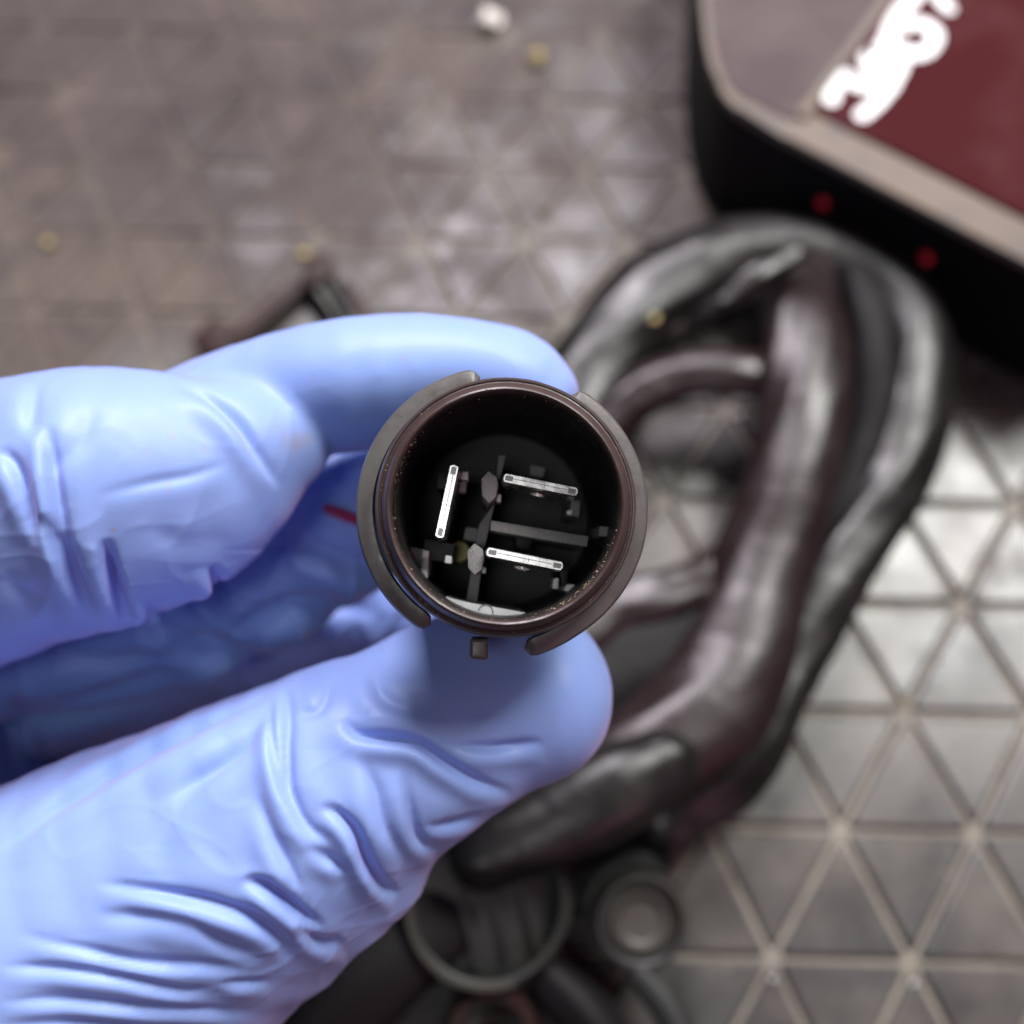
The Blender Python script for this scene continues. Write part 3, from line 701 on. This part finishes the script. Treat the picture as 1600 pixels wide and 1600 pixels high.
# folds of the glove: (points px, width px, depth mm, side lift, deepest depth of surface they act on)
folds = [
 # index finger, folded segment
 ([(270, 600), (320, 618), (365, 655), (400, 705), (440, 765)], 13, .9, .7, 135),
 ([(80, 665), (85, 720), (95, 790), (110, 850), (128, 895)], 13, .9, 1.0, 135),
 ([(72, 800), (95, 850), (120, 905), (150, 960)], 16, 1.7, .9, 135),
 ([(165, 840), (172, 880), (185, 930), (205, 970)], 15, 2.2, .6, 135),
 ([(0, 700), (28, 730), (48, 790), (58, 850)], 14, .8, .8, 135),
 ([(150, 776), (230, 755), (300, 742), (360, 722)], 13, .22, .12, 135),
 ([(60, 590), (52, 640), (50, 690)], 18, .35, .3, 135),
 ([(150, 640), (120, 700), (70, 740)], 22, .30, .3, 135),
 ([(225, 820), (290, 850), (360, 835)], 26, .25, .15, 135),
 ([(0, 900), (40, 930), (90, 950)], 20, .5, .4, 135),
 # thumb
 ([(445, 1070), (452, 1120), (450, 1180), (455, 1240), (480, 1290), (520, 1315)], 13, .75, .8, 140),
 ([(425, 1090), (428, 1150), (436, 1210), (452, 1262)], 11, .45, .4, 140),
 ([(535, 1122), (560, 1146), (600, 1152), (650, 1160), (700, 1192), (750, 1222), (800, 1240)], 12, 1.25, .9, 140),
 ([(700, 1162), (750, 1168), (800, 1166), (850, 1160)], 11, .7, .5, 140),
 ([(500, 1258), (530, 1272), (555, 1300), (575, 1350), (600, 1385), (625, 1396)], 12, 1.3, 1.0, 140),
 ([(480, 1320), (520, 1345), (545, 1362)], 11, .5, .4, 140),
 ([(400, 1240), (430, 1310), (455, 1360), (470, 1390)], 13, .5, .45, 140),
 ([(630, 1200), (640, 1260), (655, 1310), (690, 1325)], 12, .6, .6, 140),
 ([(660, 1290), (710, 1285), (755, 1272)], 11, .5, .5, 140),
 ([(380, 1370), (420, 1385), (465, 1420), (505, 1450)], 13, 1.5, .9, 140),
 ([(460, 1440), (500, 1470), (540, 1470)], 12, 1.1, .8, 140),
 ([(150, 1380), (230, 1390), (320, 1405), (400, 1432), (440, 1465), (450, 1500)], 14, .9, .9, 140),
 ([(30, 1460), (120, 1480), (220, 1500), (320, 1505), (400, 1515)], 13, .8, .8, 140),
 ([(0, 1510), (90, 1512), (190, 1525), (280, 1545), (330, 1542)], 12, .9, .9, 140),
 ([(340, 1535), (380, 1532), (425, 1532)], 10, .7, .6, 140),
 ([(0, 1565), (100, 1560), (210, 1570), (330, 1580), (400, 1578)], 12, .8, .8, 140),
 ([(0, 1600), (120, 1598), (260, 1610), (380, 1600)], 12, .7, .7, 140),
 ([(0, 1330), (100, 1260), (200, 1200), (280, 1160), (330, 1125)], 16, .45, .45, 140),
 ([(240, 1330), (290, 1250), (350, 1190), (410, 1150)], 20, .35, .35, 140),
 ([(150, 1430), (240, 1430), (330, 1445)], 15, .35, .35, 140),
 ([(580, 1040), (600, 1090), (660, 1120)], 16, .35, .35, 140),
 ([(520, 1060), (500, 1110), (460, 1120)], 12, .3, .3, 140),
 ([(560, 1180), (585, 1230), (600, 1290), (640, 1350)], 15, .45, .5, 140),
 ([(300, 1440), (350, 1470), (400, 1485)], 12, .45, .4, 140),
 ([(420, 1090), (330, 1130), (200, 1190), (90, 1260), (0, 1330)], 10, .5, .5, 145),
 ([(430, 1100), (380, 1170), (300, 1220), (250, 1260)], 15, .5, .35, 145),
 # middle finger and palm in the shade
 ([(330, 880), (345, 930), (372, 990)], 14, 1.9, 1.4, 185),
 ([(365, 1000), (400, 962), (470, 940), (600, 962)], 20, 1.6, 2.4, 185),
 ([(230, 930), (260, 980), (330, 1010), (420, 1020)], 18, 1.6, 1.8, 185),
 ([(0, 1120), (90, 1100), (220, 1060), (330, 1020)], 20, 1.6, 1.5, 195),
 ([(470, 830), (500, 860), (560, 880), (620, 880)], 16, 1.2, 1.4, 185),
 ([(60, 1010), (160, 1030), (300, 1010), (380, 985)], 22, 1.2, 1.0, 170),
 ([(10, 1090), (60, 1130), (80, 1200)], 18, .9, .9, 190),
]
def disp(V, N):
    px = 800 + F * V[:, 0] / V[:, 2]; py = 800 + F * V[:, 1] / V[:, 2]
    view = -V / np.linalg.norm(V, axis=1)[:, None]
    facing = np.clip((N * view).sum(1) * 2.2 + .25, 0, 1)
    out = np.zeros(len(V))
    for pts, w, dep, lift, maxd in folds:
        P = np.array(spline(pts, 6))
        m = (px > P[:, 0].min() - 4*w) & (px < P[:, 0].max() + 4*w) & (py > P[:, 1].min() - 4*w) & (py < P[:, 1].max() + 4*w) & (V[:, 2] < maxd)
        idx = np.nonzero(m)[0]
        if len(idx) == 0: continue
        if P[:, 1].min() > 1430: dep, lift = dep * .65, lift * .65
        w = w * 1.45; dep = dep * 1.35; lift = lift * 1.35
        q = np.stack([px[idx], py[idx]], 1)
        best = np.full(len(idx), 1e9); sgn = np.zeros(len(idx)); tt = np.zeros(len(idx))
        for i in range(len(P) - 1):
            a, b = P[i], P[i+1]; ab = b - a; L2 = ab @ ab + 1e-9
            t = np.clip(((q - a) @ ab) / L2, 0, 1); r_ = q - a - t[:, None] * ab
            d = np.hypot(r_[:, 0], r_[:, 1]); k = d < best
            best[k] = d[k]; sgn[k] = np.sign(ab[0] * r_[k, 1] - ab[1] * r_[k, 0]); tt[k] = ((i + t) / (len(P) - 1))[k]
        s = best * np.where(sgn == 0, 1, sgn)
        env = np.clip(np.sin(np.pi * np.clip(tt, 0, 1)), 0, 1) ** 1.0
        prof = -dep * np.exp(-(s / (w * .46))**2) + lift * .85 * np.exp(-((s - 1.15*w) / (.95*w))**2) + lift * .30 * np.exp(-((s + 1.5*w) / (1.3*w))**2)
        out[idx] += prof * env * facing[idx] * .85
    return out
Dp = disp(V, N)
# soft unevenness of the loose nitrile
def vnoise(P, f, seed):
    rng = np.random.RandomState(seed); o = np.zeros(len(P))
    for k in range(14):
        d = rng.normal(size=3); d /= np.linalg.norm(d); o += np.sin(P @ d * f * rng.uniform(.6, 1.5) + rng.uniform(0, 6.28))
    return o / 14 ** .5
Dp += .20 * vnoise(V, .35, 3) + .03 * vnoise(V, .9, 5)
fn = vnoise(V * np.array([.35, 1, 1]), 1.3, 9); amt = np.clip(vnoise(V, .16, 11), 0, 1.5)
# crumpled film: sharp irregular ridges, strongest in the folded and slack areas
pxx = 800 + F * V[:, 0] / V[:, 2]; pyy = 800 + F * V[:, 1] / V[:, 2]
Q = V + 2.2 * np.stack([vnoise(V, .30, 31), vnoise(V, .30, 32), vnoise(V, .30, 33)], 1)
rg = np.clip(1 - np.abs(vnoise(Q * np.array([1, .55, .8]), .55, 41)) * 1.5, 0, 1) ** 2.2
rg2 = np.clip(1 - np.abs(vnoise(Q * np.array([.6, 1, .8]), 1.05, 42)) * 1.5, 0, 1) ** 2.2
mask = np.clip(vnoise(V, .12, 43) * .6 + .35, 0, 1)
deep = np.clip((V[:, 2] - 130) / 10, 0, 1)
slack = np.clip(1.1 - np.hypot((pxx - 520) / 330, (pyy - 1330) / 260), 0, 1) + np.clip(1.1 - np.hypot((pxx - 90) / 230, (pyy - 850) / 190), 0, 1)
Dp += (.34 * rg + .13 * rg2) * np.clip(.35 * mask + .55 * slack + 1.3 * deep, 0, 1.6)
V2 = V + N * Dp[:, None]
# the stain beside the crease and a few dark specks
px = 800 + F * V[:, 0] / V[:, 2]; py = 800 + F * V[:, 1] / V[:, 2]
st = np.exp(-(((px - 460) / 30)**2 + ((py - 688) / 22)**2)) * np.clip(.55 + .4 * vnoise(V, 3.5, 21), 0, 1) * .55
st += np.exp(-(((px - 700) / 60)**2 + ((py - 1010) / 16)**2)) * .10
rs = np.random.RandomState(4)
for (x, y, r_) in [(270, 682, 4), (230, 705, 3.5), (300, 668, 3), (264, 757, 3), (178, 827, 3.5), (322, 700, 3), (490, 590, 3), (265, 765, 2.5), (630, 560, 3)]:
    st += .7 * np.exp(-(((px - x) / r_)**2 + ((py - y) / (r_ * .8))**2))
st = np.clip(st, 0, .85) * (V[:, 2] < 135)
# keep clear of the shell and flange after the folds are pressed in
q = V2 - pr; a2 = q @ aw; rvec = q - a2[:, None] * aw; rr = np.linalg.norm(rvec, axis=1)
mn = np.where(a2 < 8.5, 14.1, np.where(a2 < 31.5, 11.45, 0)); k = (rr < mn) & (rr > .1)
V2[k] += rvec[k] * ((mn[k] / rr[k]) - 1)[:, None]
W = np.array(CAM)[None] + V2[:, :1] * np.array(rv)[None] - V2[:, 1:2] * np.array(uv)[None] + V2[:, 2:3] * np.array(dv)[None]
base = at(-200, 1200, 140)
W = (W - np.array(base)[None]) * MM
me2.vertices.foreach_set('co', W.astype(np.float32).ravel()); me2.update()
me2.flip_normals()               # the camera axes are left-handed, so winding turns over
att = me2.attributes.new('stain', 'FLOAT', 'POINT'); att.data.foreach_set('value', st.astype(np.float32))
me2.polygons.foreach_set('use_smooth', [True] * len(me2.polygons))
me2.materials.clear(); me2.materials.append(M_glove)
hand = bpy.data.objects.new('gloved_hand', me2); sc.collection.objects.link(hand); hand.location = base * MM
tag(hand, "hand in a wrinkled light blue nitrile glove, thumb and index finger pinching the round connector", "hand")
print('HAND', n, 'flip', flip)
